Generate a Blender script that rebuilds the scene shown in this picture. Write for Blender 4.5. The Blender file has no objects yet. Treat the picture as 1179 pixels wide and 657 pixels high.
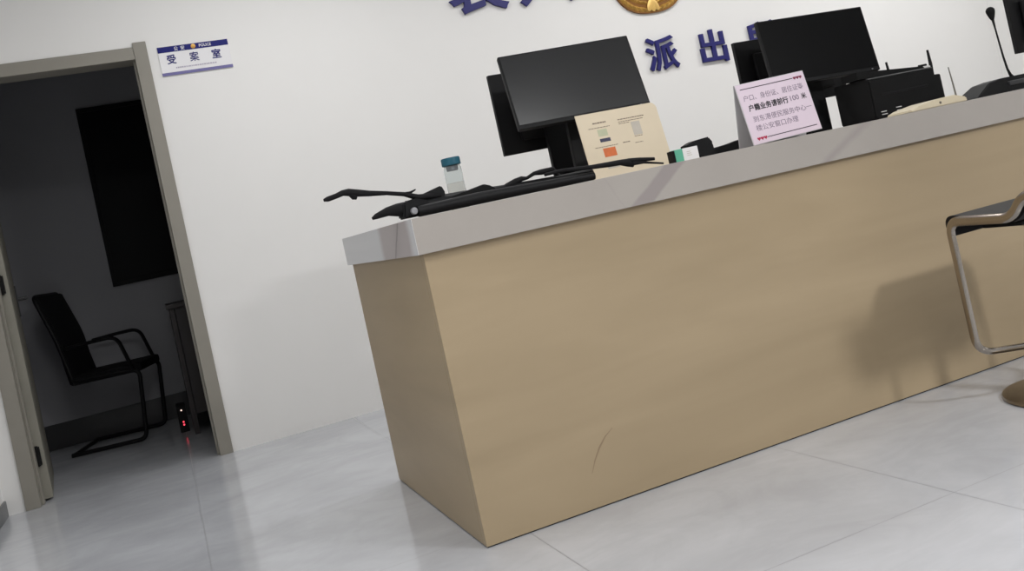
import bpy, bmesh, math, random
from mathutils import Vector, Matrix
random.seed(7)
SC = bpy.context.scene
COL = SC.collection
R = math.radians
PI = math.pi

# ------------------------------------------------------------------ materials
def lin(c):
    return tuple(((v/255)/12.92 if v/255 <= .04045 else ((v/255+.055)/1.055)**2.4) for v in c)

class X:
    """tiny wrapper that writes shader maths as expressions"""
    nt = None
    def __init__(s, sock): s.s = sock
    @staticmethod
    def m(op, *a):
        n = X.nt.nodes.new('ShaderNodeMath'); n.operation = op
        for i, v in enumerate(a):
            if isinstance(v, X): X.nt.links.new(v.s, n.inputs[i])
            else: n.inputs[i].default_value = v
        return X(n.outputs[0])
    def __add__(s, o): return X.m('ADD', s, o)
    def __radd__(s, o): return X.m('ADD', o, s)
    def __sub__(s, o): return X.m('SUBTRACT', s, o)
    def __rsub__(s, o): return X.m('SUBTRACT', o, s)
    def __mul__(s, o): return X.m('MULTIPLY', s, o)
    def __rmul__(s, o): return X.m('MULTIPLY', o, s)
    def __truediv__(s, o): return X.m('DIVIDE', s, o)
    def abs(s): return X.m('ABSOLUTE', s)
    def fract(s): return X.m('FRACT', s)
    def max(s, o): return X.m('MAXIMUM', s, o)
    def min(s, o): return X.m('MINIMUM', s, o)
    def clamp(s): return X.m('MINIMUM', X.m('MAXIMUM', s, 0.0), 1.0)
    def lt(s, o): return X.m('LESS_THAN', s, o)

def new_mat(name, rough=.5, metal=0., spec=.5):
    m = bpy.data.materials.new(name); m.use_nodes = True
    nt = m.node_tree; X.nt = nt
    b = nt.nodes['Principled BSDF']
    b.inputs['Roughness'].default_value = rough
    b.inputs['Metallic'].default_value = metal
    b.inputs['Specular IOR Level'].default_value = spec
    return m, nt, b

def coords(nt):
    t = nt.nodes.new('ShaderNodeTexCoord')
    sp = nt.nodes.new('ShaderNodeSeparateXYZ'); nt.links.new(t.outputs['Object'], sp.inputs[0])
    return t.outputs['Object'], X(sp.outputs[0]), X(sp.outputs[1]), X(sp.outputs[2])

def noise(nt, vec, scale=(1, 1, 1), sc=1., det=4., rough=.55, dist=0.):
    mp = nt.nodes.new('ShaderNodeMapping'); nt.links.new(vec, mp.inputs[0]); mp.inputs['Scale'].default_value = scale
    n = nt.nodes.new('ShaderNodeTexNoise'); nt.links.new(mp.outputs[0], n.inputs['Vector'])
    n.inputs['Scale'].default_value = sc; n.inputs['Detail'].default_value = det
    n.inputs['Roughness'].default_value = rough; n.inputs['Distortion'].default_value = dist
    return X(n.outputs['Fac'])

def mix(nt, fac, a, b):
    n = nt.nodes.new('ShaderNodeMix'); n.data_type = 'RGBA'
    if isinstance(fac, X): nt.links.new(fac.s, n.inputs[0])
    else: n.inputs[0].default_value = fac
    for i, v in ((6, a), (7, b)):
        if isinstance(v, tuple): n.inputs[i].default_value = (*lin(v), 1)
        else: nt.links.new(v, n.inputs[i])
    return n.outputs[2]

def plain(name, rgb, rough=.5, metal=0., spec=.5, var=.06, sc=18., bump=0.):
    m, nt, b = new_mat(name, rough, metal, spec)
    v, x, y, z = coords(nt)
    n = noise(nt, v, sc=sc)
    lo = tuple(max(0, c*(1-var)) for c in rgb); hi = tuple(min(255, c*(1+var)) for c in rgb)
    nt.links.new(mix(nt, n, lo, hi), b.inputs['Base Color'])
    if bump:
        bn = nt.nodes.new('ShaderNodeBump'); bn.inputs['Strength'].default_value = bump; bn.inputs['Distance'].default_value = .002
        nt.links.new(n.s, bn.inputs['Height']); nt.links.new(bn.outputs[0], b.inputs['Normal'])
    return m

def emit(name, rgb, strength):
    m, nt, b = new_mat(name)
    b.inputs['Base Color'].default_value = (*lin(rgb), 1)
    b.inputs['Emission Color'].default_value = (*lin(rgb), 1)
    b.inputs['Emission Strength'].default_value = strength
    return m

M = {}
M['wall'] = plain('painted_wall', (232, 231, 229), .75, spec=.25, var=.008, sc=3, bump=.05)
M['inner_wall'] = plain('shaded_room_wall', (158, 158, 162), .75, spec=.25, var=.01, sc=3)  # wall white darkened in colour to stand for the unlit room's shade
M['ceiling'] = plain('ceiling_paint', (228, 228, 226), .8, var=.01, sc=3)
M['base'] = plain('baseboard_tile', (96, 98, 100), .35, var=.08)
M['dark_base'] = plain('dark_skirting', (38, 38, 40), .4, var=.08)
M['frame'] = plain('door_frame_metal', (140, 136, 127), .42, spec=.4, var=.03, sc=6)
M['leaf'] = plain('door_leaf_wood', (134, 131, 120), .5, var=.04, sc=6)
M['black'] = plain('black_plastic', (13, 13, 15), .55, spec=.25, var=.1)
M['black_matte'] = plain('black_matte_plastic', (13, 13, 14), .65, spec=.22, var=.1)
M['dark_grey'] = plain('dark_grey_plastic', (46, 46, 48), .5, var=.08)
M['rubber'] = plain('black_rubber', (16, 15, 17), .75, spec=.25, var=.15, sc=40)
M['screen'] = plain('switched_off_screen', (20, 21, 23), .25, spec=.6, var=.03)
M['screen_matte'] = plain('matte_switched_off_screen', (10, 10, 11), .4, spec=.1, var=.03)
M['grey_metal'] = plain('grey_knob_metal', (160, 160, 164), .35, .4, var=.06)
M['chrome'] = plain('polished_chrome', (168, 160, 150), .16, 1., var=.03)
M['steel'] = plain('brushed_steel', (150, 142, 132), .28, 1., var=.06, sc=30)
M['seat_black'] = plain('black_seat_vinyl', (20, 18, 19), .6, spec=.25, var=.15, sc=60, bump=.2)
M['blue'] = plain('navy_acrylic', (15, 13, 98), .45, var=.06)
M['sign_blue'] = plain('sign_blue_print', (10, 18, 106), .5, spec=.25, var=.05)
M['sign_violet'] = plain('sign_violet_print', (104, 100, 152), .4, var=.04)
M['sign_white'] = plain('sign_white_acrylic', (230, 229, 231), .25, var=.01)
M['print_grey'] = plain('grey_print', (176, 170, 186), .5, var=.1)
M['gold'] = plain('gold_paint', (182, 140, 66), .38, .35, var=.2, sc=25)
M['gold_dark'] = plain('dark_gold_paint', (128, 84, 26), .45, .2, var=.2, sc=25)  # darker gold for the plate behind the wreath leaves
M['gold_light'] = plain('pale_gold_paint', (222, 182, 104), .4, .3, var=.1, sc=25)
M['card_cream'] = plain('cream_card', (219, 204, 178), .55, var=.025, sc=9)
M['card_print'] = plain('brown_print', (120, 104, 92), .6, var=.12)
M['card_faint'] = plain('faint_print', (188, 180, 168), .6, var=.08)
M['card_green'] = plain('pale_green_print', (188, 190, 160), .6, var=.08)
M['navy_print'] = plain('navy_print', (42, 42, 74), .5, var=.1)
M['orange'] = plain('orange_print', (206, 100, 34), .5, var=.12, sc=60)
M['pink_paper'] = plain('pink_paper', (224, 207, 219), .55, var=.015, sc=6)
M['ink'] = plain('black_ink', (30, 27, 34), .6, var=.1)
M['ink_grey'] = plain('thin_black_ink', (136, 122, 138), .6, var=.1)
M['red_ink'] = plain('red_ink', (178, 36, 74), .6, var=.1)
M['dark_red_ink'] = plain('dark_red_ink', (120, 32, 64), .6, var=.1)
M['acrylic_edge'] = plain('frosted_acrylic', (205, 203, 205), .3, var=.02)
M['teal'] = plain('teal_cap', (6, 86, 106), .45, var=.08)
M['mint'] = plain('mint_green_box', (92, 176, 146), .5, var=.06)
M['box_white'] = plain('white_box_card', (232, 230, 230), .5, var=.02)
M['cream_plastic'] = plain('cream_plastic', (216, 204, 178), .4, var=.03)
M['white_plastic'] = plain('white_plastic', (226, 225, 224), .4, var=.02)
M['stylus'] = plain('grey_stylus', (120, 116, 108), .35, .5, var=.06)
M['black_pane'] = plain('dark_window_pane', (9, 10, 12), .5, spec=.12, var=.03)
M['desk_wood'] = plain('dark_desk_wood', (32, 24, 23), .45, var=.2, sc=8)
M['added_glass'] = plain('added_window_glass', (7, 8, 10), .25, spec=.3, var=.02)
M['mesh_black'] = plain('black_mesh_fabric', (20, 20, 22), .8, spec=.2, var=.2, sc=90)
M['led_red'] = emit('red_led', (255, 70, 90), 2.2)
M['led_white'] = emit('pale_led', (255, 215, 205), 1.4)

# floor: large pale marble tiles, thin grey joints
def floor_mat():
    m, nt, b = new_mat('polished_marble_tiles', .13, spec=.85)
    v, x, y, z = coords(nt)
    T = .852
    fx = (((x - .135 + 20*T)/T).fract() - .5).abs()
    fy = (((y + .728 + 20*T)/T).fract() - .5).abs()
    joint = (fx.max(fy)*-1.0 + .4984).lt(0.0)
    cloud = noise(nt, v, (1, 1.5, 1), 1.5, 6, .55, .6)
    vein = (noise(nt, v, (1, 1.7, 1), 2.3, 5, .6, 1.2) - .5).abs()
    vein = (1.0 - vein*9.0).clamp()
    c = mix(nt, ((cloud - .34)*3.0).clamp(), (180, 182, 187), (199, 201, 206))
    c = mix(nt, vein*.12, c, (146, 149, 155))
    c = mix(nt, joint*.75, c, (112, 113, 116))
    nt.links.new(c, b.inputs['Base Color'])
    nt.links.new((joint*.4 + .12).s, b.inputs['Roughness'])
    return m
M['floor'] = floor_mat()

# counter front: pale oak laminate with horizontal grain
def wood_mat():
    m, nt, b = new_mat('pale_oak_laminate', .42, spec=.35)
    v, x, y, z = coords(nt)
    broad = noise(nt, v, (.55, .55, 3.6), 1.7, 3, .5, .5)
    fine = noise(nt, v, (1.2, 1.2, 34), 2.0, 4, .6, .2)
    c = mix(nt, ((broad - .3)*2.3).clamp(), (161, 143, 115), (175, 156, 127))
    c = mix(nt, ((fine - .45)*1.3).clamp()*.22, c, (162, 143, 114))
    nt.links.new(c, b.inputs['Base Color'])
    return m
M['wood'] = wood_mat()

# counter top: warm grey stone with a few darker bands, end face lightened in colour
def stone_mat():
    m, nt, b = new_mat('grey_stone_slab', .3, spec=.4)
    v, x, y, z = coords(nt)
    n = noise(nt, v, (1, 1, 1), 3.2, 4)
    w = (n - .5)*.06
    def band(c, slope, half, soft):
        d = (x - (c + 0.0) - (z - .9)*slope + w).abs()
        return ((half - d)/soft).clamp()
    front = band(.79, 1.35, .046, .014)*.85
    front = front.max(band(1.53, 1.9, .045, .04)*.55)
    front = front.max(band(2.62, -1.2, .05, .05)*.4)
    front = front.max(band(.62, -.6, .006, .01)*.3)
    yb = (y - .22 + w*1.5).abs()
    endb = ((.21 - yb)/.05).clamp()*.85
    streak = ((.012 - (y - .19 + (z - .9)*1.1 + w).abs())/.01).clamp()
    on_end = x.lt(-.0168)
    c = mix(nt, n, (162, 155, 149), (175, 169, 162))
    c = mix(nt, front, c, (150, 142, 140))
    e = mix(nt, endb, (212, 212, 213), (176, 166, 164))  # paler end colour makes up for light the face lacks; band is stone
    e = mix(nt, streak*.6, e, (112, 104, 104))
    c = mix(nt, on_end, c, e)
    nt.links.new(c, b.inputs['Base Color'])
    return m
M['stone'] = stone_mat()

def glass_mat(name, tint, rough=.03):
    m, nt, b = new_mat(name, rough)
    b.inputs['Transmission Weight'].default_value = 1.
    b.inputs['IOR'].default_value = 1.1
    v, x, y, z = coords(nt)
    nt.links.new(mix(nt, noise(nt, v, sc=8), tint, tuple(min(255, c+4) for c in tint)), b.inputs['Base Color'])
    return m
M['glass'] = glass_mat('clear_glass', (236, 240, 240))
M['water'] = glass_mat('pale_tea_water', (244, 238, 234))

# ------------------------------------------------------------------ mesh helpers
def add_box(bm, a, b, bev=0., mtx=None):
    a, b = Vector(a), Vector(b); c = (a+b)/2; s = b-a
    r = bmesh.ops.create_cube(bm, size=1)
    vs = r['verts']
    for v in vs: v.co = Vector((v.co.x*s.x, v.co.y*s.y, v.co.z*s.z)) + c
    if bev:
        es = list({e for v in vs for e in v.link_edges})
        q = bmesh.ops.bevel(bm, geom=es, offset=bev, segments=2, affect='EDGES', profile=.6)
        vs = [v for v in q['verts']] if False else list({v for f in q['faces'] for v in f.verts} | {v for v in vs if v.is_valid})
    if mtx is not None: bmesh.ops.transform(bm, matrix=mtx, verts=vs)
    return vs

def box_bm(a, b, bev=0., mtx=None):
    bm = bmesh.new(); add_box(bm, a, b, bev, mtx); return bm

def fillet(pts, r, n=6):
    pts = [Vector(p) for p in pts]; out = [pts[0]]
    for i in range(1, len(pts)-1):
        p, a, b = pts[i], pts[i-1], pts[i+1]
        d1, d2 = (a-p), (b-p); rr = min(r, d1.length*.45, d2.length*.45)
        s, e = p + d1.normalized()*rr, p + d2.normalized()*rr
        for k in range(n+1):
            t = k/n; out.append((1-t)**2*s + 2*t*(1-t)*p + t*t*e)
    out.append(pts[-1]); return out

def add_tube(bm, pts, r, n=12, flat=(1., 1.), up=(0, 0, 1)):
    """sweep an ellipse (radius r, or one radius per point) along pts"""
    pts = [Vector(p) for p in pts]; rs = r if isinstance(r, (list, tuple)) else [r]*len(pts)
    rings = []; nrm = None
    for i, p in enumerate(pts):
        t = (pts[min(i+1, len(pts)-1)] - pts[max(i-1, 0)]).normalized()
        if nrm is None:
            u = Vector(up)
            if abs(u.dot(t)) > .95: u = Vector((1, 0, 0))
            nrm = (u - t*u.dot(t)).normalized()
        else:
            nrm = (nrm - t*nrm.dot(t)).normalized()
        bi = t.cross(nrm)
        rings.append([bm.verts.new(p + nrm*math.cos(2*PI*k/n)*rs[i]*flat[0] + bi*math.sin(2*PI*k/n)*rs[i]*flat[1]) for k in range(n)])
    for a, b in zip(rings, rings[1:]):
        for k in range(n): bm.faces.new((a[k], a[(k+1) % n], b[(k+1) % n], b[k]))
    bm.faces.new(rings[0][::-1]); bm.faces.new(rings[-1])

def tube_bm(pts, r, n=12, **k):
    bm = bmesh.new(); add_tube(bm, pts, r, n, **k); return bm

def add_lathe(bm, prof, c=(0, 0, 0), n=32, mtx=None):
    c = Vector(c); rings = []; new = []
    for r, z in prof:
        if r < 1e-5:
            v = bm.verts.new(c + Vector((0, 0, z))); rings.append([v]); new.append(v)
        else:
            ring = [bm.verts.new(c + Vector((r*math.cos(2*PI*k/n), r*math.sin(2*PI*k/n), z))) for k in range(n)]
            rings.append(ring); new += ring
    for a, b in zip(rings, rings[1:]):
        for k in range(n):
            q = (k+1) % n
            if len(a) == 1 and len(b) == 1: continue
            if len(a) == 1: bm.faces.new((a[0], b[q], b[k]))
            elif len(b) == 1: bm.faces.new((a[k], a[q], b[0]))
            else: bm.faces.new((a[k], a[q], b[q], b[k]))
    if mtx is not None: bmesh.ops.transform(bm, matrix=mtx, verts=new)

def lathe_bm(prof, c=(0, 0, 0), n=32, mtx=None):
    bm = bmesh.new(); add_lathe(bm, prof, c, n, mtx); return bm

def add_prism(bm, poly, vec, org=(0, 0, 0), ax=((1, 0, 0), (0, 0, 1))):
    """polygon of 2-D points in the plane (ax) at org, pushed along vec"""
    o = Vector(org); a, b = Vector(ax[0]), Vector(ax[1]); d = Vector(vec)
    f = [bm.verts.new(o + a*u + b*v) for u, v in poly]
    g = [bm.verts.new(p.co + d) for p in f]
    bm.faces.new(f); bm.faces.new(g[::-1])
    n = len(f)
    for i in range(n): bm.faces.new((f[i], g[i], g[(i+1) % n], f[(i+1) % n]))

def prism_bm(*a, **k):
    bm = bmesh.new(); add_prism(bm, *a, **k); return bm

def rounded(w, h, rads, n=6):
    """rectangle outline from (0,0) to (w,h); rads for bl, br, tr, tl"""
    out = []
    for (cx, cy, sx, sy, a0), r in zip(((0, 0, 1, 1, 180), (w, 0, -1, 1, 270), (w, h, -1, -1, 0), (0, h, 1, -1, 90)), rads):
        if r <= 0: out.append((cx, cy)); continue
        for k in range(n+1):
            a = R(a0 + 90*k/n); out.append((cx + sx*r + r*math.cos(a), cy + sy*r + r*math.sin(a)))
    return out

def finish(bm, smooth):
    bmesh.ops.remove_doubles(bm, verts=bm.verts, dist=1e-6)
    bmesh.ops.recalc_face_normals(bm, faces=bm.faces)
    if smooth:
        for f in bm.faces: f.smooth = True
        for e in bm.edges:
            if len(e.link_faces) == 2 and e.calc_face_angle(0) > R(38): e.smooth = False

def wmat(o):
    m = Matrix.Translation(o.location) @ o.rotation_euler.to_matrix().to_4x4()
    return (wmat(o.parent) @ m) if o.parent else m

def obj(name, bm, mat, parent=None, world=True, smooth=True, label=None, origin=None):
    """link bm (in world coordinates, or in the parent's own when world=False) as ONE mesh object"""
    finish(bm, smooth)
    me = bpy.data.meshes.new(name)
    o = bpy.data.objects.new(name, me)
    if parent is not None:
        o.parent = parent
        if world: bmesh.ops.transform(bm, matrix=wmat(parent).inverted(), verts=bm.verts)
    elif origin is not None:
        o.location = origin; bmesh.ops.translate(bm, vec=-Vector(origin), verts=bm.verts)
    bm.to_mesh(me); bm.free()
    me.materials.append(M[mat] if isinstance(mat, str) else mat)
    COL.objects.link(o)
    if smooth:
        wn = o.modifiers.new('weighted_normals', 'WEIGHTED_NORMAL'); wn.keep_sharp = True
    if label: o['label'] = label
    return o

def thing(name, label, cat, loc=(0, 0, 0), rz=0., group=None, rot=None):
    o = bpy.data.objects.new(name, None); COL.objects.link(o)
    o.empty_display_size = .1
    o.location = loc; o.rotation_euler = rot or (0, 0, rz)
    o['label'] = label; o['category'] = cat
    if group: o['group'] = group
    return o

def tag(o, label, cat, group=None):
    o['label'] = label; o['category'] = cat
    if group: o['group'] = group
    return o

def struct(o):
    o['kind'] = 'structure'; return o

def text_bm(s, w, h, depth, bold=0., fit=True):
    """solid lettering, lower left at the origin, in the XZ plane, facing -Y"""
    c = bpy.data.curves.new('lettering', 'FONT'); c.body = s; c.size = 1.
    c.offset = bold; c.extrude = .5; c.resolution_u = 3
    t = bpy.data.objects.new('lettering', c); COL.objects.link(t)
    bpy.context.view_layer.update()
    me = bpy.data.meshes.new_from_object(t.evaluated_get(bpy.context.evaluated_depsgraph_get()))
    bpy.data.objects.remove(t); bpy.data.curves.remove(c)
    bm = bmesh.new(); bm.from_mesh(me); bpy.data.meshes.remove(me)
    xs = [v.co.x for v in bm.verts]; ys = [v.co.y for v in bm.verts]
    x0, x1, y0, y1 = min(xs), max(xs), min(ys), max(ys)
    kx = w/(x1-x0); ky = h/(y1-y0) if h else kx
    for v in bm.verts:
        x, y, z = v.co
        v.co = ((x-x0)*kx, -(z+.5)*depth, (y-y0)*ky)
    return bm

def put(bm, mtx):
    bmesh.ops.transform(bm, matrix=mtx, verts=bm.verts); return bm
T = Matrix.Translation
def RX(a): return Matrix.Rotation(R(a), 4, 'X')
def RY(a): return Matrix.Rotation(R(a), 4, 'Y')
def RZ(a): return Matrix.Rotation(R(a), 4, 'Z')

# ------------------------------------------------------------------ the room
W = 2.637                        # lettered wall
XL, XR, YF, ZC = -1.58, 5.4, -5.6, 2.85
DX0, DX1, DZ = -1.492, -.507, 2.197     # door frame, outer
struct(obj('floor', box_bm((XL-.2, YF-.1, -.05), (XR+.1, 4.75, 0)), 'floor', smooth=False))
struct(obj('ceiling', box_bm((XL-.2, YF-.1, ZC), (XR+.1, 4.75, ZC+.05)), 'ceiling', smooth=False))
bm = bmesh.new()
add_box(bm, (XL-.1, W, 0), (DX0+.02, W+.12, ZC)); add_box(bm, (DX1-.02, W, 0), (XR+.1, W+.12, ZC))
add_box(bm, (DX0+.02, W, DZ-.02), (DX1-.02, W+.12, ZC))
struct(obj('wall_back', bm, 'wall', smooth=False))
struct(obj('wall_left', box_bm((XL-.1, YF, 0), (XL, W, ZC)), 'wall', smooth=False))
struct(obj('wall_right', box_bm((XR, YF, 0), (XR+.1, W, ZC)), 'wall', smooth=False))
# unseen wall behind the camera, with a dark window added for the screens to reflect
bm = bmesh.new()
add_box(bm, (XL-.1, YF-.1, 0), (1.6, YF, ZC)); add_box(bm, (1.6, YF-.1, 2.3), (XR, YF, ZC)); add_box(bm, (5.2, YF-.1, 0), (XR+.1, YF, 2.3))
struct(obj('wall_front', bm, 'wall', smooth=False))
wf = struct(obj('added_dark_window', box_bm((1.6, YF-.07, 0), (5.2, YF-.05, 2.3)), 'added_glass', smooth=False))
bm = bmesh.new()
for x in (1.6, 2.8, 4.0, 5.16): add_box(bm, (x, YF-.09, 0), (x+.04, YF-.01, 2.3))
add_box(bm, (1.6, YF-.09, 2.26), (5.2, YF-.01, 2.3))
obj('window_frame', bm, 'frame', wf, smooth=False)
struct(obj('baseboard_left', box_bm((XL, YF, 0), (XL+.012, W, .075), .003), 'base', smooth=False))

# back room behind the open door
YB = 4.62
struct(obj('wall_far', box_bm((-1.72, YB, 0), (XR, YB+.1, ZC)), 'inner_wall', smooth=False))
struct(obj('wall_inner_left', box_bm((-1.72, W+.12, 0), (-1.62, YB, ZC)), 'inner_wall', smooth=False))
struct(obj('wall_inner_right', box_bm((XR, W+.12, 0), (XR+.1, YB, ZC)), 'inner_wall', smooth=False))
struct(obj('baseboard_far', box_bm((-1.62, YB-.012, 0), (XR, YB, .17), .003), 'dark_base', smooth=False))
w1 = struct(obj('window_1', box_bm((-.955, YB-.012, 1.03), (.25, YB-.004, 2.245)), 'black_pane', smooth=False))
bm = bmesh.new()
for a, b in (((-.985, 1.0), (-.955, 2.275)), ((.25, 1.0), (.28, 2.275)), ((-.955, 1.0), (.25, 1.03)), ((-.955, 2.245), (.25, 2.275)), ((-.37, 1.03), (-.34, 2.245))):
    add_box(bm, (a[0], YB-.03, a[1]), (b[0], YB, b[1]))
obj('window_frame', bm, 'black_matte', w1, smooth=False)

# door
d1 = thing('door_1', 'open door with grey frame', 'door', (-1.0, W, 0))
struct(d1); del d1['label'], d1['category']
bm = bmesh.new()
F0, F1 = W-.014, W+.134
def jamb(bm, xo, xi):
    lo, hi = min(xo, xi), max(xo, xi)
    add_box(bm, (lo, F0, 0), (hi, W+.0, DZ+.0), .003)
    s = 1 if xi > xo else -1
    a, b = sorted((xi, xi - s*.03))
    add_box(bm, (a, W, 0), (b, F1, DZ-.06), .002)
    a, b = sorted((xi, xi + s*.012))
    add_box(bm, (a, W+.035, 0), (b, W+.075, DZ-.07), .002)       # door stop
jamb(bm, DX1, DX1-.067); obj('door_frame_jamb', bm, 'frame', d1)
bm = bmesh.new(); jamb(bm, DX0, DX0+.067); obj('door_frame_jamb', bm, 'frame', d1)
bm = bmesh.new()
add_box(bm, (DX0+.067, F0+.004, DZ-.088), (DX1-.067, W, DZ-.022), .003)
add_box(bm, (DX0+.067, W, DZ-.088), (DX1-.067, F1, DZ-.06), .002)
obj('door_frame_head', bm, 'frame', d1)
# leaf, swung inward a little past square
LM = T((-1.424, W+.104, 0)) @ RZ(95.5)
leaf = obj('door_leaf', box_bm((0, -.045, .012), (.82, 0, DZ-.095), .003, LM), 'leaf', d1)
bm = bmesh.new()
for s in (-.045, 0):
    k = -1 if s < 0 else 1
    add_tube(bm, [LM @ Vector((.76, s, 1.03)), LM @ Vector((.76, s+k*.05, 1.03)), LM @ Vector((.64, s+k*.052, 1.03))], .010, 10)
    add_box(bm, (.74, min(s, s+k*.006), .93), (.78, max(s, s+k*.006), 1.11), .002, LM)
obj('door_handle', bm, 'dark_grey', leaf)
for z in (.23, 1.1, 1.9):
    bm = bmesh.new(); add_tube(bm, [(-1.412, W+.092, z-.05), (-1.412, W+.092, z+.05)], .010, 10)
    add_box(bm, (-1.42, W+.078, z-.045), (-1.395, W+.1, z+.045), .001)
    obj('hinge', bm, 'black_matte', leaf)

# ------------------------------------------------------------------ wall signs
def wall_char(ch, x0, x1, z0, z1, label, name='wall_letter', bold=.017, grp=None):
    bm = text_bm(ch, x1-x0, z1-z0, .022, bold)
    put(bm, T((x0, W, z0)))
    o = obj(name, bm, 'blue', smooth=False, origin=((x0+x1)/2, W, z0))
    tag(o, label, 'wall letter', grp or 'raised blue lettering on the white wall')
    return o
wall_char('派', 2.425, 2.652, 1.588, 1.808, 'raised navy blue wall character 派, first of the lower row, right of the left monitors')
wall_char('出', 2.828, 3.030, 1.582, 1.802, 'raised navy blue wall character 出, middle of the lower row')
wall_char('所', 3.212, 3.435, 1.588, 1.808, 'raised navy blue wall character 所 half hidden behind the right monitors')
wall_char('装', 1.195, 1.572, 2.113, 2.50, 'large navy blue character 装 cut off by the top edge, above the left monitors')
wall_char('兴', 1.645, 2.03, 2.112, 2.50, 'navy blue character showing only its lowest tip at the top edge left of the emblem')

em = thing('wall_emblem', 'gold relief emblem on the white wall at the top edge, wheat wreath bottom showing', 'emblem', (2.542, W, 2.31))
def sup(t, a, b, n=2.6):
    c, s = math.cos(t), math.sin(t)
    return (a*math.copysign(abs(c)**(2/n), c), b*math.copysign(abs(s)**(2/n), s))
outer = [sup(2*PI*k/72, .276, .345, 2.7) for k in range(72)]
obj('backplate', prism_bm(outer, (0, -.018, 0), (2.542, W, 2.31)), 'gold_dark', em)
shield = [(-.15, .2), (0, .25), (.15, .2), (.16, 0), (.1, -.14), (0, -.2), (-.1, -.14), (-.16, 0)]
obj('shield', prism_bm(shield, (0, -.012, 0), (2.542, W-.018, 2.34)), 'gold', em)
bm = bmesh.new()
def leafshape(bm, p, ang, L, w, y, h=.012):
    n = 8; u = Vector((math.cos(ang), 0, math.sin(ang))); v = Vector((-math.sin(ang), 0, math.cos(ang)))
    top = bm.verts.new(Vector((p[0], y-h, p[1])))
    ring = []
    for k in range(n*2):
        t = 2*PI*k/(n*2)
        ring.append(bm.verts.new(Vector((p[0], y, p[1])) + u*L*math.cos(t) + v*w*math.sin(t)))
    for k in range(n*2): bm.faces.new((ring[k], ring[(k+1) % (n*2)], top))
    bm.faces.new(ring[::-1])
for side in (-1, 1):
    bm = bmesh.new()
    for k in range(15):
        for row, rad in ((0, .93), (1, .80), (2, .68)):
            t = -PI/2 + side*(.16 + k*.145 + row*.05)
            q = sup(t, .276*rad, .345*rad)
            q2 = sup(t+side*.05, .276*rad, .345*rad)
            ang = math.atan2(q2[1]-q[1], q2[0]-q[0])
            leafshape(bm, (2.542+q[0], 2.31+q[1]), ang + side*(.25-.25*row), .040, .0125, W-.018, .016)
    obj('wheat_spray', bm, 'gold', em, smooth=False)
bm = bmesh.new()
for a in (-.5, 0, .5): leafshape(bm, (2.542+.03*math.sin(a), 2.02), PI/2+a, .05, .022, W-.026, .014)
obj('ribbon_knot', bm, 'gold_light', em)

ds = thing('door_sign', 'white and blue room sign on the wall beside the doorway', 'sign', (-.277, W, 2.07))
SX, SZ, SW, SH = -.458, 2.000, .364, .155
obj('panel', box_bm((SX, W-.006, SZ), (SX+SW, W, SZ+SH), .0012), 'sign_white', ds)
obj('header_band', box_bm((SX, W-.0075, SZ+SH-.031), (SX+SW-.002, W-.004, SZ+SH), .0005), 'sign_blue', ds, label='dark blue printed band')
obj('footer_band', box_bm((SX, W-.0075, SZ), (SX+SW, W-.004, SZ+.016), .0005), 'sign_violet', ds, label='violet printed strip')
for ch, fx in (('受', .165), ('案', .485), ('室', .80)):
    obj('character', put(text_bm(ch, .047, .050, .0016, .006 if ch == '案' else .017), T((SX+SW*fx-.023, W-.006, SZ+.060))), 'sign_blue', ds, smooth=False)
obj('band_lettering', put(text_bm('公', .020, .022, .001, .01), T((SX+.083, W-.0075, SZ+SH-.027))), 'sign_white', ds, smooth=False)
obj('band_lettering', put(text_bm('安', .020, .022, .001, .01), T((SX+.117, W-.0075, SZ+SH-.027))), 'sign_white', ds, smooth=False)
obj('band_lettering', put(text_bm('POLICE', .062, .015, .001, .012), T((SX+.212, W-.0075, SZ+SH-.023))), 'sign_white', ds, smooth=False)
obj('badge', lathe_bm([(0, .002), (.008, .0018), (.0125, .001), (.0125, 0), (0, 0)], n=20, mtx=T((SX+.182, W-.0075, SZ+SH-.0155)) @ RX(90)), 'gold', ds)
bm = bmesh.new(); random.seed(3); xx = SX+.075
while xx < SX+.285:
    w = random.uniform(.004, .012); add_box(bm, (xx, W-.0072, SZ+.034), (xx+w, W-.0055, SZ+.041)); xx += w+.0025
obj('small_print', bm, 'print_grey', ds, smooth=False)

# ------------------------------------------------------------------ reception counter
HB, HS, D, XE = .843, .947, 1.031, 4.6
ct = thing('reception_counter', 'long reception counter with pale oak front and grey stone top', 'counter', (0, 0, 0))
obj('front_panel', box_bm((0, 0, .004), (XE, .03, HB), .002), 'wood', ct)
obj('end_panel', box_bm((.0, .0302, .004), (.03, D, HB), .002), 'wood', ct)
obj('back_panel', box_bm((.0302, D-.03, .004), (XE, D, HB), .002), 'wood', ct)
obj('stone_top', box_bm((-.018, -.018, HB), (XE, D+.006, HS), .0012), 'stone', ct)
obj('plinth_strip', box_bm((.004, .004, 0), (XE, D-.004, .006)), 'dark_base', ct, smooth=False)
obj('scuff_mark', tube_bm([(.454, -.0002, .215), (.425, -.0002, .197), (.399, -.0002, .171), (.376, -.0002, .138), (.359, -.0002, .105)], [.0008, .002, .003, .002, .0008], 8, flat=(1, .15), up=(1, 0, 0)), plain('scuffed_laminate', (146, 126, 100), .6), ct)

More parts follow.
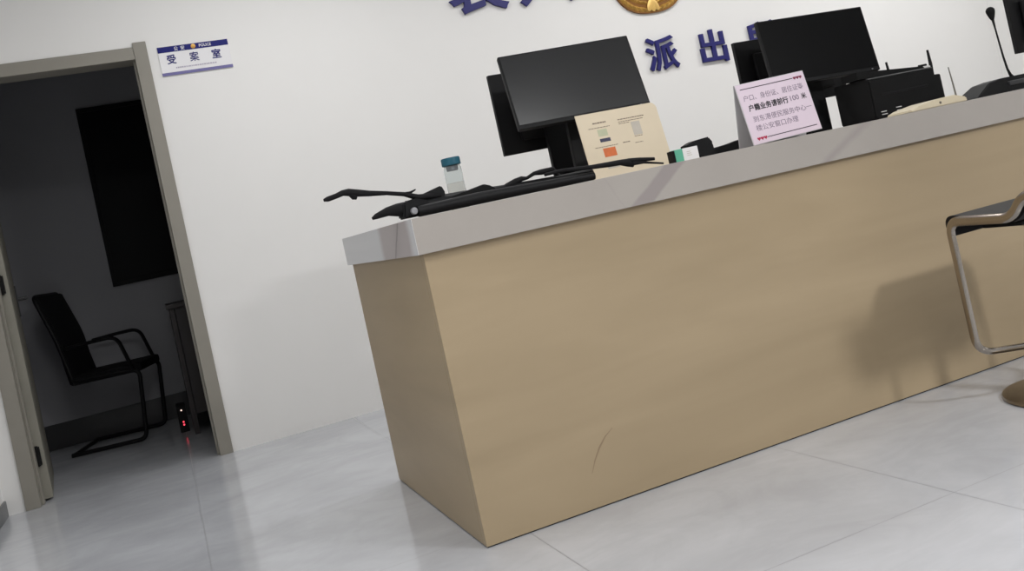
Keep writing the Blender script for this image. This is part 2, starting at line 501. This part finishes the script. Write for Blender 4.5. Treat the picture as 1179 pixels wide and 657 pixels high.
# ------------------------------------------------------------------ monitors
def monitor(label, c, yaw, tilt, roll, w, h, facing, base_y, base_x=None, neck_w=.06, scr='screen_matte', group='computer monitors on the counter'):
    """c: centre of the screen face. facing -1 = towards the public, +1 = towards the staff"""
    c = Vector(c)
    bx = c.x if base_x is None else base_x
    root = thing('monitor', label, 'monitor', (bx, base_y, HS), 0, group)
    Mx = T(c) @ RZ(yaw) @ RX(tilt) @ RY(roll)
    if facing > 0: Mx = Mx @ RZ(180)
    # local: screen faces -Y, body behind it on +Y
    bm = bmesh.new(); add_box(bm, (-w/2, 0, -h/2), (w/2, .022, h/2), .004, Mx)
    add_box(bm, (-w*.36, .02, -h*.36), (w*.36, .045, h*.30), .012, Mx)
    hs = obj('housing', bm, 'black', root)
    b = .006
    obj('screen', box_bm((-w/2+b, -.0012, -h/2+.016), (w/2-b, .002, h/2-b), .0004, Mx), scr, root)
    obj('power_led', box_bm((w*.42, -.002, -h/2+.006), (w*.42+.006, .001, -h/2+.010), 0, Mx), 'grey_metal', root, smooth=False)
    top = Mx @ Vector((0, .05, -h*.05))
    low = Vector((bx, base_y, HS+.012))
    bm = bmesh.new()
    s = 1 if facing < 0 else -1
    add_box(bm, (bx-neck_w/2, base_y-.012, HS+.01), (bx+neck_w/2, base_y+.012, top.z+.01), .005)
    add_tube(bm, [(bx, base_y, top.z-.02), top, Mx @ Vector((0, .03, -h*.05))], .028, 12)
    obj('stand_neck', bm, 'black', root)
    obj('stand_base', prism_bm(rounded(.22, .15, [.02]*4), (0, 0, .011), (bx-.11, base_y-.075, HS+.0003), ((1, 0, 0), (0, 1, 0))), 'black', root)
    return root
monitor('black monitor facing the public, left end of the counter, cream notice card in front', (.805, .453, 1.316), -7.3, -17.2, .4, .500, .290, -1, .56, .85, .13, 'screen')
monitor('black monitor turned towards the staff behind the left public screen', (.887, .79, 1.278), 0, 0, 0, .56, .315, 1, .735, .86, .17)
monitor('black monitor facing the public above the wide printer, pink notice card in front', (2.029, .606, 1.313), -8.1, -10.1, 1.7, .500, .290, -1, .69, 2.02, .10)
monitor('black monitor turned towards the staff behind the printer and the pink notice card', (2.097, .905, 1.268), 0, 0, 0, .56, .315, 1, .855, 2.03, .12)
monitor('black monitor cut off by the right edge, behind the desk microphone', (3.605, .80, 1.292), 0, 0, 0, .51, .315, 1, .74)

# ------------------------------------------------------------------ notice cards
nc = thing('notice_card', 'cream notice card with an orange square leaning beside the left monitors', 'notice', (.822, .2, HS), 0, None, (R(-9), 0, 0))
CW, CH = .308, .226
def on_card(a, b, t=.0006):      # a raised print on the card's face, card coordinates from its lower left
    return (a[0]-CW/2, -.0016-t, a[1]), (b[0]-CW/2, -.0016, b[1])
obj('card', prism_bm(rounded(CW, CH, [0, 0, .022, 0]), (0, .0032, 0), (-CW/2, -.0016, 0)), 'card_cream', nc, world=False)
def pr(name, a, b, mat): return obj(name, box_bm(*on_card(a, b)), mat, nc, world=False, smooth=False)
def print_rows(rows, mat, name='small_print'):
    for x0, x1, z, hgt in rows:
        x = x0; bm = bmesh.new()
        while x < x1:
            w = random.uniform(.004, .011); add_box(bm, *on_card((x, z), (min(x+w, x1), z+hgt))); x += w+.0018
        obj(name, bm, mat, nc, world=False, smooth=False)
print_rows([(.055, .105, .187, .0045)], 'card_print', 'heading_print')
print_rows([(.035, .115, .172, .002), (.15, .25, .186, .003), (.15, .245, .178, .002), (.15, .19, .172, .002), (.04, .125, .105, .002), (.145, .172, .106, .003), (.195, .225, .12, .002), (.19, .22, .098, .002)], 'card_print')
pr('pale_picture', (.065, .142), (.10, .166), 'card_green')
pr('pale_picture', (.195, .125), (.228, .172), 'card_faint')
pr('navy_block', (.065, .122), (.104, .134), 'navy_print')
pr('orange_square', (.066, .070), (.112, .100), 'orange')
pr('pale_picture', (.065, .030), (.11, .05), 'card_faint')
obj('easel_back', prism_bm([(-.03, 0), (.03, 0), (.012, .15), (-.012, .15)], (0, .003, 0), (0, .062, .0105), ((1, 0, 0), (0, -.37, 1))), 'card_cream', nc, world=False)

pc = thing('notice_card', 'pink tent card with printed lines of Chinese text on the counter edge', 'notice', (1.322, .05, HS), 0)
PW, PH = .288, .212
TA = 7
PF = T((1.322-PW/2+.012, .035, HS+.001)) @ RX(-TA) @ RY(-2.0)
obj('acrylic_front', box_bm((0, 0, 0), (PW, .003, PH), .0006, PF), 'acrylic_edge', pc)
obj('pink_sheet', box_bm((.002, -.001, .002), (PW-.002, .0, PH-.002), 0, PF), 'pink_paper', pc, smooth=False)
B0, B1 = PF @ Vector((0, .004, PH)), PF @ Vector((PW, .004, PH))
bm = bmesh.new()
ft = [Vector((B0.x+.02, .135, HS+.001)), Vector((B1.x+.016, .135, HS+.001))]
vs = [bm.verts.new(p) for p in (B0, B1, ft[1], ft[0])]; vs2 = [bm.verts.new(p.co + Vector((0, .003, 0))) for p in vs]
bm.faces.new(vs); bm.faces.new(vs2[::-1])
for i in range(4): bm.faces.new((vs[i], vs2[i], vs2[(i+1) % 4], vs[(i+1) % 4]))
obj('acrylic_back', bm, 'acrylic_edge', pc, smooth=False)
def on_pink(bm): return put(bm, PF @ T((0, -.001, 0)))
def line_text(s, x0, w, z, h, mat, bold, name='printed_line'):
    obj(name, on_pink(put(text_bm(s, w, h, .0006, bold), T((x0, 0, z)))), mat, pc, smooth=False)
line_text('户口、身份证、居住证等', .017, .250, .150, .021, 'ink_grey', -.002)
line_text('户籍业务请前行', .025, .165, .113, .024, 'ink', .022)
line_text('100', .200, .036, .117, .018, 'ink_grey', .008)
line_text('米', .246, .022, .115, .021, 'ink', .012)
line_text('到东港便民服务中心一', .030, .245, .075, .021, 'ink_grey', -.002)
line_text('楼公安窗口办理', .030, .175, .044, .021, 'ink_grey', -.002)
obj('ruled_line', on_pink(box_bm((.015, -.0006, .191), (.235, 0, .1935))), 'ink', pc, smooth=False)
obj('ruled_line', on_pink(box_bm((.062, -.0006, .017), (.272, 0, .0195))), 'ink', pc, smooth=False)
def heart(cx, cz, s, mat):
    pts = [(cx + s*.0625*(16*math.sin(t)**3)*.5, cz + s*.0625*.5*(13*math.cos(t)-5*math.cos(2*t)-2*math.cos(3*t)-math.cos(4*t))) for t in [2*PI*k/20 for k in range(20)]]
    obj('printed_heart', on_pink(prism_bm(pts, (0, -.0006, 0))), mat, pc, smooth=False)
for k in range(3): heart(.244+.0125*k, .192, .0125, 'dark_red_ink')
for k in range(3): heart(.027+.0135*k, .0185, .0135, 'red_ink')

# ------------------------------------------------------------------ small things on the counter
bt = thing('glass_bottle', 'small clear glass bottle with a teal cap behind the folded tripod', 'bottle', (.236, .3, HS))
bx, by = .236, .3
obj('glass', lathe_bm([(0, .001), (.026, .001), (.0295, .005), (.0295, .128), (.028, .138), (.024, .146), (.024, .150), (.0225, .150), (.0225, .145), (.0265, .137), (.0278, .127), (.0278, .007), (.025, .0045), (0, .0045)], (bx, by, HS)), 'glass', bt)
obj('water', lathe_bm([(0, .005), (.0245, .005), (.0274, .0075), (.0274, .09), (0, .09)], (bx, by, HS)), 'water', bt)
obj('cap', lathe_bm([(0, .146), (.029, .146), (.0308, .148), (.0308, .168), (.029, .171), (0, .1715)], (bx, by, HS), 40), 'teal', bt)
obj('strainer', lathe_bm([(0, .128), (.018, .129), (.020, .144), (0, .1445)], (bx, by, HS)), 'grey_metal', bt)

# folded tripod lying along the counter edge, its head hanging over the end
tp = thing('folded_tripod', 'black folded camera tripod lying along the counter edge, arm over its end', 'tripod', (.2, .1, HS))
y0 = .10
bm = bmesh.new()
add_tube(bm, fillet([(-.0, y0, .980), (.10, y0+.01, .978), (.25, y0+.01, .975), (.50, y0-.01, .967), (.61, y0-.02, .967)], .05), .019, 12)
obj('leg', bm, 'black', tp)
bm = bmesh.new()
add_tube(bm, [(.02, y0+.045, .985), (.20, y0+.045, .977), (.34, y0+.04, .972), (.60, y0+.02, .965)], [.021, .024, .021, .016], 12)
obj('leg', bm, 'black', tp)
bm = bmesh.new()
add_tube(bm, [(.03, y0-.035, .965), (.22, y0-.035, .967), (.36, y0-.035, .965), (.60, y0-.05, .961)], [.016, .018, .016, .012], 12)
obj('leg', bm, 'black', tp)
bm = bmesh.new()
add_tube(bm, [(-.097, y0, .973), (-.085, y0, .977), (-.05, y0, .984), (-.02, y0, .983), (.02, y0, .977), (.06, y0, .974)], [.004, .008, .013, .019, .025, .022], 14)
obj('head', bm, 'rubber', tp)
bm = bmesh.new()
add_prism(bm, [(-.012, .953), (.045, .953), (.075, .99), (.03, 1.006), (-.005, .998)], (0, .07, 0), (0, y0-.03, 0))
bmesh.ops.bevel(bm, geom=bm.edges[:], offset=.005, segments=2, affect='EDGES')
obj('hub', bm, 'black', tp)
obj('locking_knob', lathe_bm([(0, 0), (.0095, 0), (.0105, .003), (.0105, .012), (.009, .015), (0, .016)], n=24, mtx=T((.019, y0-.03, .969)) @ RX(90)), 'grey_metal', tp, label='pale grey locking knob')
bm = bmesh.new()
add_tube(bm, [(-.222, y0, 1.052), (-.21, y0, 1.053), (-.185, y0, 1.057), (-.165, y0, 1.062), (-.148, y0, 1.0605), (-.12, y0, 1.053), (-.09, y0, 1.046), (-.04, y0, 1.037), (.01, y0, 1.024), (.05, y0, 1.006), (.12, y0+.01, 1.0)],
         [.004, .0075, .0075, .0085, .011, .0105, .0085, .006, .0065, .010, .008], 12)
add_tube(bm, [(-.142, y0, 1.056), (-.135, y0, 1.044), (-.128, y0, 1.040)], [.010, .009, .005], 10)
add_tube(bm, [(.01, y0, 1.024), (.03, y0, 1.025), (.047, y0, 1.031)], [.006, .004, .002], 8)
obj('pan_arm', bm, 'rubber', tp)
bm = bmesh.new()
add_prism(bm, [(.06, 1.003), (.068, 1.014), (.128, 1.028), (.137, 1.005), (.13, .992)], (0, .03, 0), (0, y0+.005, 0))
bmesh.ops.bevel(bm, geom=bm.edges[:], offset=.003, segments=2, affect='EDGES')
obj('phone_clamp', bm, 'black', tp)
bm = bmesh.new()
add_prism(bm, [(.135, .972), (.15, .990), (.20, .997), (.255, 1.006), (.272, .999), (.288, .989), (.288, .968)], (0, .03, 0), (0, y0-.01, 0))
bmesh.ops.bevel(bm, geom=bm.edges[:], offset=.002, segments=2, affect='EDGES')
obj('leg_bracket', bm, 'black_matte', tp)
bm = bmesh.new()
add_tube(bm, [(.31, y0, .980), (.33, y0, .986), (.36, y0, .994), (.382, y0, .999), (.40, y0, .998), (.425, y0, 1.007), (.45, y0, 1.007), (.49, y0, 1.008), (.505, y0, .985)], [.006, .009, .010, .008, .005, .006, .009, .009, .007], 10)
obj('strap', bm, 'rubber', tp)
yr = .055
bm = bmesh.new()
add_tube(bm, [(.44, yr, .995), (.50, yr, .997), (.60, yr, .989), (.66, yr, .986), (.70, yr, .985), (.735, yr, .984)], [.005, .0055, .007, .0085, .009, .008], 10)
add_tube(bm, [(.70, yr, .985), (.725, yr, .980), (.745, yr, .968)], [.009, .013, .007], 10)
add_tube(bm, [(.73, yr, .984), (.77, yr, .981), (.823, yr, .9745)], [.009, .0075, .005], 10)
add_tube(bm, [(.74, yr-.005, .974), (.78, yr-.005, .970), (.849, yr-.005, .9545)], [.007, .004, .003], 10)
obj('centre_column', bm, 'rubber', tp)

bx0 = thing('small_carton', 'small white and mint green carton on the counter edge between the notice cards', 'box', (.958, .1, HS), R(-4))
obj('carton', box_bm((-.010, -.02, 0), (.046, .02, .042), .0012), 'box_white', bx0, world=False)
obj('green_end', box_bm((-.039, -.0203, 0), (-.0102, .0203, .0422), .0012), 'mint', bx0, world=False, label='mint green end of the carton')
obj('dark_flap', box_bm((-.047, -.0195, .001), (-.0392, .0195, .0405), .001), 'black_matte', bx0, world=False)
for z in (.028, .022, .016): obj('small_print', box_bm((.004, -.0206, z), (.026-z*.3, -.0199, z+.0015)), 'card_faint', bx0, world=False, smooth=False)

bs = thing('barcode_scanner', 'black handheld scanner lying between the mint carton and the pink card', 'scanner', (1.14, .2, HS))
bm = bmesh.new()
add_prism(bm, [(1.025, .998), (1.06, 1.010), (1.122, 1.0145), (1.124, .994), (1.131, .990), (1.134, .952), (1.075, .9475), (1.05, .975)], (0, .05, 0), (0, .175, 0))
bmesh.ops.bevel(bm, geom=bm.edges[:], offset=.004, segments=2, affect='EDGES')
obj('scanner_head', bm, 'black', bs)
bm = bmesh.new()
add_prism(bm, [(1.125, .9475), (1.262, .9475), (1.264, .958), (1.250, .984), (1.20, .977), (1.13, .972)], (0, .034, 0), (0, .183, 0))
bmesh.ops.bevel(bm, geom=bm.edges[:], offset=.004, segments=2, affect='EDGES')
obj('grip', bm, 'black', bs)
obj('cable', tube_bm(fillet([(1.26, .2, .955), (1.30, .22, .9515), (1.33, .3, .9505), (1.30, .42, .9505)], .03), .003, 8), 'rubber', bs)

# wide dot matrix printer
pt = thing('desk_printer', 'wide black desk printer on the counter under the right public monitor', 'printer', (2.23, .5, HS))
PX0, PX1 = 2.055, 2.405
bm = bmesh.new()
add_prism(bm, [(.40, .958), (.605, .958), (.605, 1.128), (.41, 1.124), (.40, 1.116)], (PX1-PX0, 0, 0), (PX0, 0, 0), ((0, 1, 0), (0, 0, 1)))
bmesh.ops.bevel(bm, geom=bm.edges[:], offset=.004, segments=2, affect='EDGES')
obj('casing', bm, 'black_matte', pt)
for x in (PX0+.02, PX1-.06):
    for y in (.41, .565): obj('foot', box_bm((x, y, HS), (x+.04, y+.03, .9585), .003), 'rubber', pt)
obj('paper_slot', box_bm((PX0+.05, .3985, 1.045), (PX1-.05, .404, 1.055), .002), 'black', pt)
obj('top_cover', prism_bm([(PX0-.018, 1.1285), (PX1-.004, 1.118), (PX1-.02, 1.134), (PX0-.018, 1.158)], (0, .09, 0), (0, .435, 0)), 'black_matte', pt)
obj('platen_knob', lathe_bm([(0, 0), (.026, 0), (.028, .004), (.028, .022), (.025, .026), (0, .026)], n=24, mtx=T((PX1-.001, .47, 1.065)) @ RY(90)), 'black', pt)
for x, z in ((2.085, .980), (2.087, .969), (2.165, .986), (2.167, .973)):
    obj('front_detail', box_bm((x, .3975, z), (x+.028, .4035, z+.0035), .001), 'white_plastic', pt, label='small white strip on the printer front')  # plain white strips on the casing front

mb = thing('media_box', 'black box under the white router at the right end of the printer', 'device', (2.62, .8, HS))
obj('casing', box_bm((2.47, .70, HS+.004), (2.752, .88, 1.108), .008), 'black_matte', mb)
for x in (2.49, 2.71):
    for y in (.72, .84): obj('foot', box_bm((x, y, HS), (x+.02, y+.02, HS+.0045), .001), 'rubber', mb)
obj('side_label', box_bm((2.7515, .715, .965), (2.7527, .735, .985)), 'white_plastic', mb, smooth=False, label='small pale label')
ro = thing('wifi_router', 'white router with short black antennas behind the wide black printer', 'router', (2.62, .79, 1.108))
obj('casing', box_bm((2.54, .71, 1.1082), (2.715, .86, 1.155), .006), 'white_plastic', ro)
obj('antenna', tube_bm([(2.735, .73, 1.112), (2.738, .73, 1.16), (2.737, .73, 1.226)], [.008, .008, .005], 10), 'black', ro)
obj('antenna', tube_bm([(2.600, .845, 1.145), (2.598, .845, 1.18), (2.596, .845, 1.216)], [.006, .006, .005], 10), 'black', ro)
obj('antenna', tube_bm([(2.655, .72, 1.160), (2.70, .72, 1.160)], [.0045, .005], 10), 'black', ro)

# cream signature pad with its stylus standing in it
sp = thing('signature_pad', 'low cream desk pad with a thin grey stylus standing at its right end', 'desk pad', (2.06, .13, HS))
bm = bmesh.new()
add_prism(bm, [(1.945, HS+.0005), (2.222, HS+.0005), (2.218, .966), (2.16, .981), (2.07, .978), (1.98, .966), (1.945, .957)], (0, .13, 0), (0, .10, 0))
bmesh.ops.bevel(bm, geom=bm.edges[:], offset=.004, segments=2, affect='EDGES')
obj('pad', bm, 'cream_plastic', sp)
obj('front_detail', lathe_bm([(0, .004), (.004, .003), (.005, 0), (0, 0)], n=16, mtx=T((2.085, .1, .963)) @ RX(90)), 'stylus', sp)
obj('stylus', tube_bm([(2.196, .125, .965), (2.193, .125, 1.02), (2.188, .125, 1.088)], [.0035, .003, .002], 10), 'stylus', sp, label='thin grey stylus')

# gooseneck microphone
mc = thing('gooseneck_microphone', 'black gooseneck microphone on a broad sloping base by the right edge', 'microphone', (2.55, .19, HS))
bm = bmesh.new()
bot = [(2.305, .13), (2.80, .13), (2.80, .25), (2.305, .25)]
def ringz(pts, z): return [bm.verts.new((x, y, z)) for x, y in pts]
r0 = ringz(bot, HS+.0006); r1 = ringz([(2.312, .13), (2.79, .13), (2.79, .25), (2.312, .25)], HS+.008)
r2 = ringz([(2.405, .15), (2.70, .15), (2.70, .24), (2.405, .24)], 1.000); r3 = ringz([(2.47, .155), (2.65, .155), (2.65, .235), (2.47, .235)], 1.008)
for a, b in ((r0, r1), (r1, r2), (r2, r3)):
    for k in range(4): bm.faces.new((a[k], a[(k+1) % 4], b[(k+1) % 4], b[k]))
bm.faces.new(r0[::-1]); bm.faces.new(r3)
bmesh.ops.bevel(bm, geom=bm.edges[:], offset=.003, segments=2, affect='EDGES')
obj('base', bm, 'black_matte', mc)
obj('switch_panel', box_bm((2.49, .134, .972), (2.63, .150, .990), .003, T((0, .0, 0))), 'dark_grey', mc)
gy = .17
obj('gooseneck', tube_bm(fillet([(2.545, gy, 1.0), (2.542, gy, 1.03), (2.528, gy, 1.10), (2.522, gy, 1.18), (2.516, gy, 1.262)], .04), [.0065]*9+[.0045]*40, 10) if False else tube_bm([(2.552, gy, 1.005), (2.545, gy, 1.015), (2.536, gy, 1.04), (2.529, gy, 1.09), (2.524, gy, 1.15), (2.520, gy, 1.21), (2.517, gy, 1.25)], [.008, .006, .0045, .004, .0035, .0035, .006], 10), 'black', mc)
obj('windscreen', lathe_bm([(0, -.028), (.006, -.027), (.010, -.018), (.0145, -.004), (.017, .006), (.0165, .014), (.012, .021), (.006, .0245), (0, .0255)], n=24, mtx=T((2.515, gy, 1.268)) @ RY(-3)), 'rubber', mc, label='black foam windscreen')

# ------------------------------------------------------------------ bar stool
st = thing('bar_stool', 'chrome bar stool with a black seat standing at the counter', 'stool', (1.79, -.43, 0))
sx, sy = 1.80, -.425
obj('base_disc', lathe_bm([(0, .0005), (.19, .0005), (.196, .004), (.194, .012), (.17, .022), (.10, .031), (.04, .040), (.034, .06), (0, .06)], (sx, sy, 0), 64), 'steel', st)
obj('column', lathe_bm([(0, .05), (.028, .05), (.028, .30), (.020, .305), (.020, .52), (.045, .53), (.045, .545), (0, .545)], (sx, sy, 0), 32), 'chrome', st)
SIDE = [(-.790, .86), (-.735, .668), (-.580, .636), (-.535, .580), (-.302, .584), (-.302, .168)]      # (y, z) of the side tube, back to foot
for x, s in ((1.59, 1), (1.99, -1)):
    path = fillet([(x, y, z) for y, z in SIDE[:5]] + [(x, -.302, .17)], .045, 8)[:-1]
    path += fillet([(x, -.302, .30), (x, -.302, .165), (sx - s*.085, -.392, .165), (sx - s*.02, sy+.012, .165)], .05, 8)
    obj('side_tube', tube_bm(path, .0155, 14, flat=(.55, 1.), up=(1, 0, 0)), 'chrome', st)
obj('footrest_collar', lathe_bm([(.028, .145), (.036, .147), (.036, .183), (.028, .185)], (sx, sy, 0), 28), 'chrome', st)
obj('top_crossbar', tube_bm([(1.59, -.790, .856), (1.99, -.790, .856)], .011, 12), 'chrome', st)
line = fillet([(0, -.288, .535), (0, -.284, .592), (0, -.42, .578), (0, -.535, .574), (0, -.585, .632), (0, -.735, .664), (0, -.786, .85)], .045, 8)
bm = bmesh.new(); up_, dn_ = [], []
for i, p in enumerate(line):
    t = (line[min(i+1, len(line)-1)] - line[max(i-1, 0)]).normalized(); n = Vector((0, t.z, -t.y))
    up_.append(p + n*.011); dn_.append(p - n*.013)
loop = up_ + dn_[::-1]
add_prism(bm, [(p.y, p.z) for p in loop], (.372, 0, 0), (1.604, 0, 0), ((0, 1, 0), (0, 0, 1)))
obj('seat', bm, 'seat_black', st)
obj('seat_bracket', box_bm((1.66, -.50, .544), (1.92, -.36, .557), .004), 'black_matte', st)

# ------------------------------------------------------------------ furniture of the dark back room
vc = thing('office_chair', 'black mesh armchair standing in the dark room beyond the doorway', 'chair', (-1.045, 4.17, 0), R(-14))
def C(*p): return [Vector(q) for q in p]
for s in (-1, 1):                                     # local: faces +X
    y = s*.24
    loopp = fillet(C((-.20, y, .47), (.20, y, .45), (.16, y, .014), (-.30, y, .014)), .05, 6)
    obj('sled_leg', tube_bm(loopp, .0135, 10), 'black', vc, world=False)
    arm = fillet(C((-.20, y*1.08, .675), (-.02, y*1.08, .685), (.11, y*1.08, .685), (.17, y*1.08, .46)), .06, 6)
    obj('armrest', tube_bm(arm, .0145, 10, flat=(.8, 1.3)), 'black', vc, world=False)
obj('sled_crossbar', tube_bm(C((-.29, -.24, .014), (-.29, .24, .014)), .0125, 10), 'black', vc, world=False)
bm = bmesh.new(); add_box(bm, (-.23, -.235, .435), (.215, .235, .492), .022)
obj('seat', bm, 'mesh_black', vc, world=False)
bm = bmesh.new()
bp = fillet(C((-.215, 0, .44), (-.235, 0, .60), (-.25, 0, .75), (-.335, 0, 1.03)), .1, 8)
for i, p in enumerate(bp): pass
ff, bb = [], []
for i, p in enumerate(bp):
    t = (bp[min(i+1, len(bp)-1)] - bp[max(i-1, 0)]).normalized(); n = Vector((t.z, 0, -t.x))
    ff.append(p+n*.016); bb.append(p-n*.016)
add_prism(bm, [(p.x, p.z) for p in ff + bb[::-1]], (0, .44, 0), (0, -.22, 0))
bmesh.ops.bevel(bm, geom=[e for e in bm.edges if e.calc_length() > .3], offset=.008, segments=2, affect='EDGES')
obj('backrest', bm, 'mesh_black', vc, world=False)
obj('back_frame', tube_bm(fillet(C((-.205, -.225, .44), (-.26, -.225, .75), (-.345, -.215, 1.035), (-.345, .215, 1.035), (-.26, .225, .75), (-.205, .225, .44)), .05, 6), .013, 10), 'black', vc, world=False)

dk = thing('office_desk', 'dark wooden desk at the right side of the dark back room', 'desk', (-.2, 4.0, 0))
obj('desk_top', box_bm((-.68, 3.55, .78), (.25, 4.35, .81), .004), 'desk_wood', dk)
obj('side_panel', box_bm((-.665, 3.58, 0), (-.635, 4.32, .78), .003), 'desk_wood', dk)
obj('side_panel', box_bm((.20, 3.58, 0), (.23, 4.32, .78), .003), 'desk_wood', dk)
obj('modesty_panel', box_bm((-.635, 3.60, .12), (.20, 3.62, .78), .003), 'desk_wood', dk)
ps = thing('power_strip', 'small dark power strip with red and pale lit dots beside the desk', 'power strip', (-.715, 4.0, 0))
obj('casing', box_bm((-.745, 3.80, .0), (-.69, 4.02, .165), .006), 'black_matte', ps)
for y, z, m in ((3.797, .14, 'led_white'), (3.797, .066, 'led_red'), (3.797, .048, 'led_red')):
    obj('indicator_light', lathe_bm([(0, .002), (.004, .0015), (.005, 0), (0, 0)], n=16, mtx=T((-.718, y+.003, z)) @ RX(90)), m, ps, label='small lit indicator')

# ------------------------------------------------------------------ light: ceiling panels of the hall and one added fill
def panel(x, y, sx, sy, watts, col=(1., .998, .998)):
    l = bpy.data.lights.new('ceiling_or_fill_light', 'AREA'); l.shape = 'RECTANGLE'; l.size = sx; l.size_y = sy
    l.energy = watts; l.color = col
    o = bpy.data.objects.new('ceiling_or_fill_light', l); o.location = (x, y, ZC-.02); COL.objects.link(o)
panel(2.4, -3.5, .4, .4, 106)
panel(.9, -2.1, .6, .6, 15)
panel(-.45, -1.5, .6, .6, 27)  # unseen fill, added to brighten the counter end and low left wall
for x, wt in ((.15, 18), (2.3, 18), (4.3, 25)): panel(x, 1.45, 1.2, .3, wt)
w = bpy.data.worlds.new('night'); SC.world = w; w.use_nodes = True
w.node_tree.nodes['Background'].inputs[0].default_value = (.01, .012, .018, 1)

# ------------------------------------------------------------------ camera
cam = bpy.data.cameras.new('camera'); co = bpy.data.objects.new('camera', cam); COL.objects.link(co)
cam.sensor_width = 36; cam.sensor_fit = 'HORIZONTAL'; cam.lens = 1079.8871*36/1179
cam.shift_y = -(328.5-233.6434)/1179; cam.clip_start = .05
co.location = (-.69507, -2.55762, .9)
co.rotation_euler = (RZ(-21.1631) @ RX(90.6553) @ RZ(-12.3974)).to_euler()
SC.camera = co
SC.view_settings.view_transform = 'Standard'; SC.view_settings.look = 'None'
SC.view_settings.gamma = 1; SC.view_settings.use_curve_mapping = False
SC.view_settings.exposure = .07
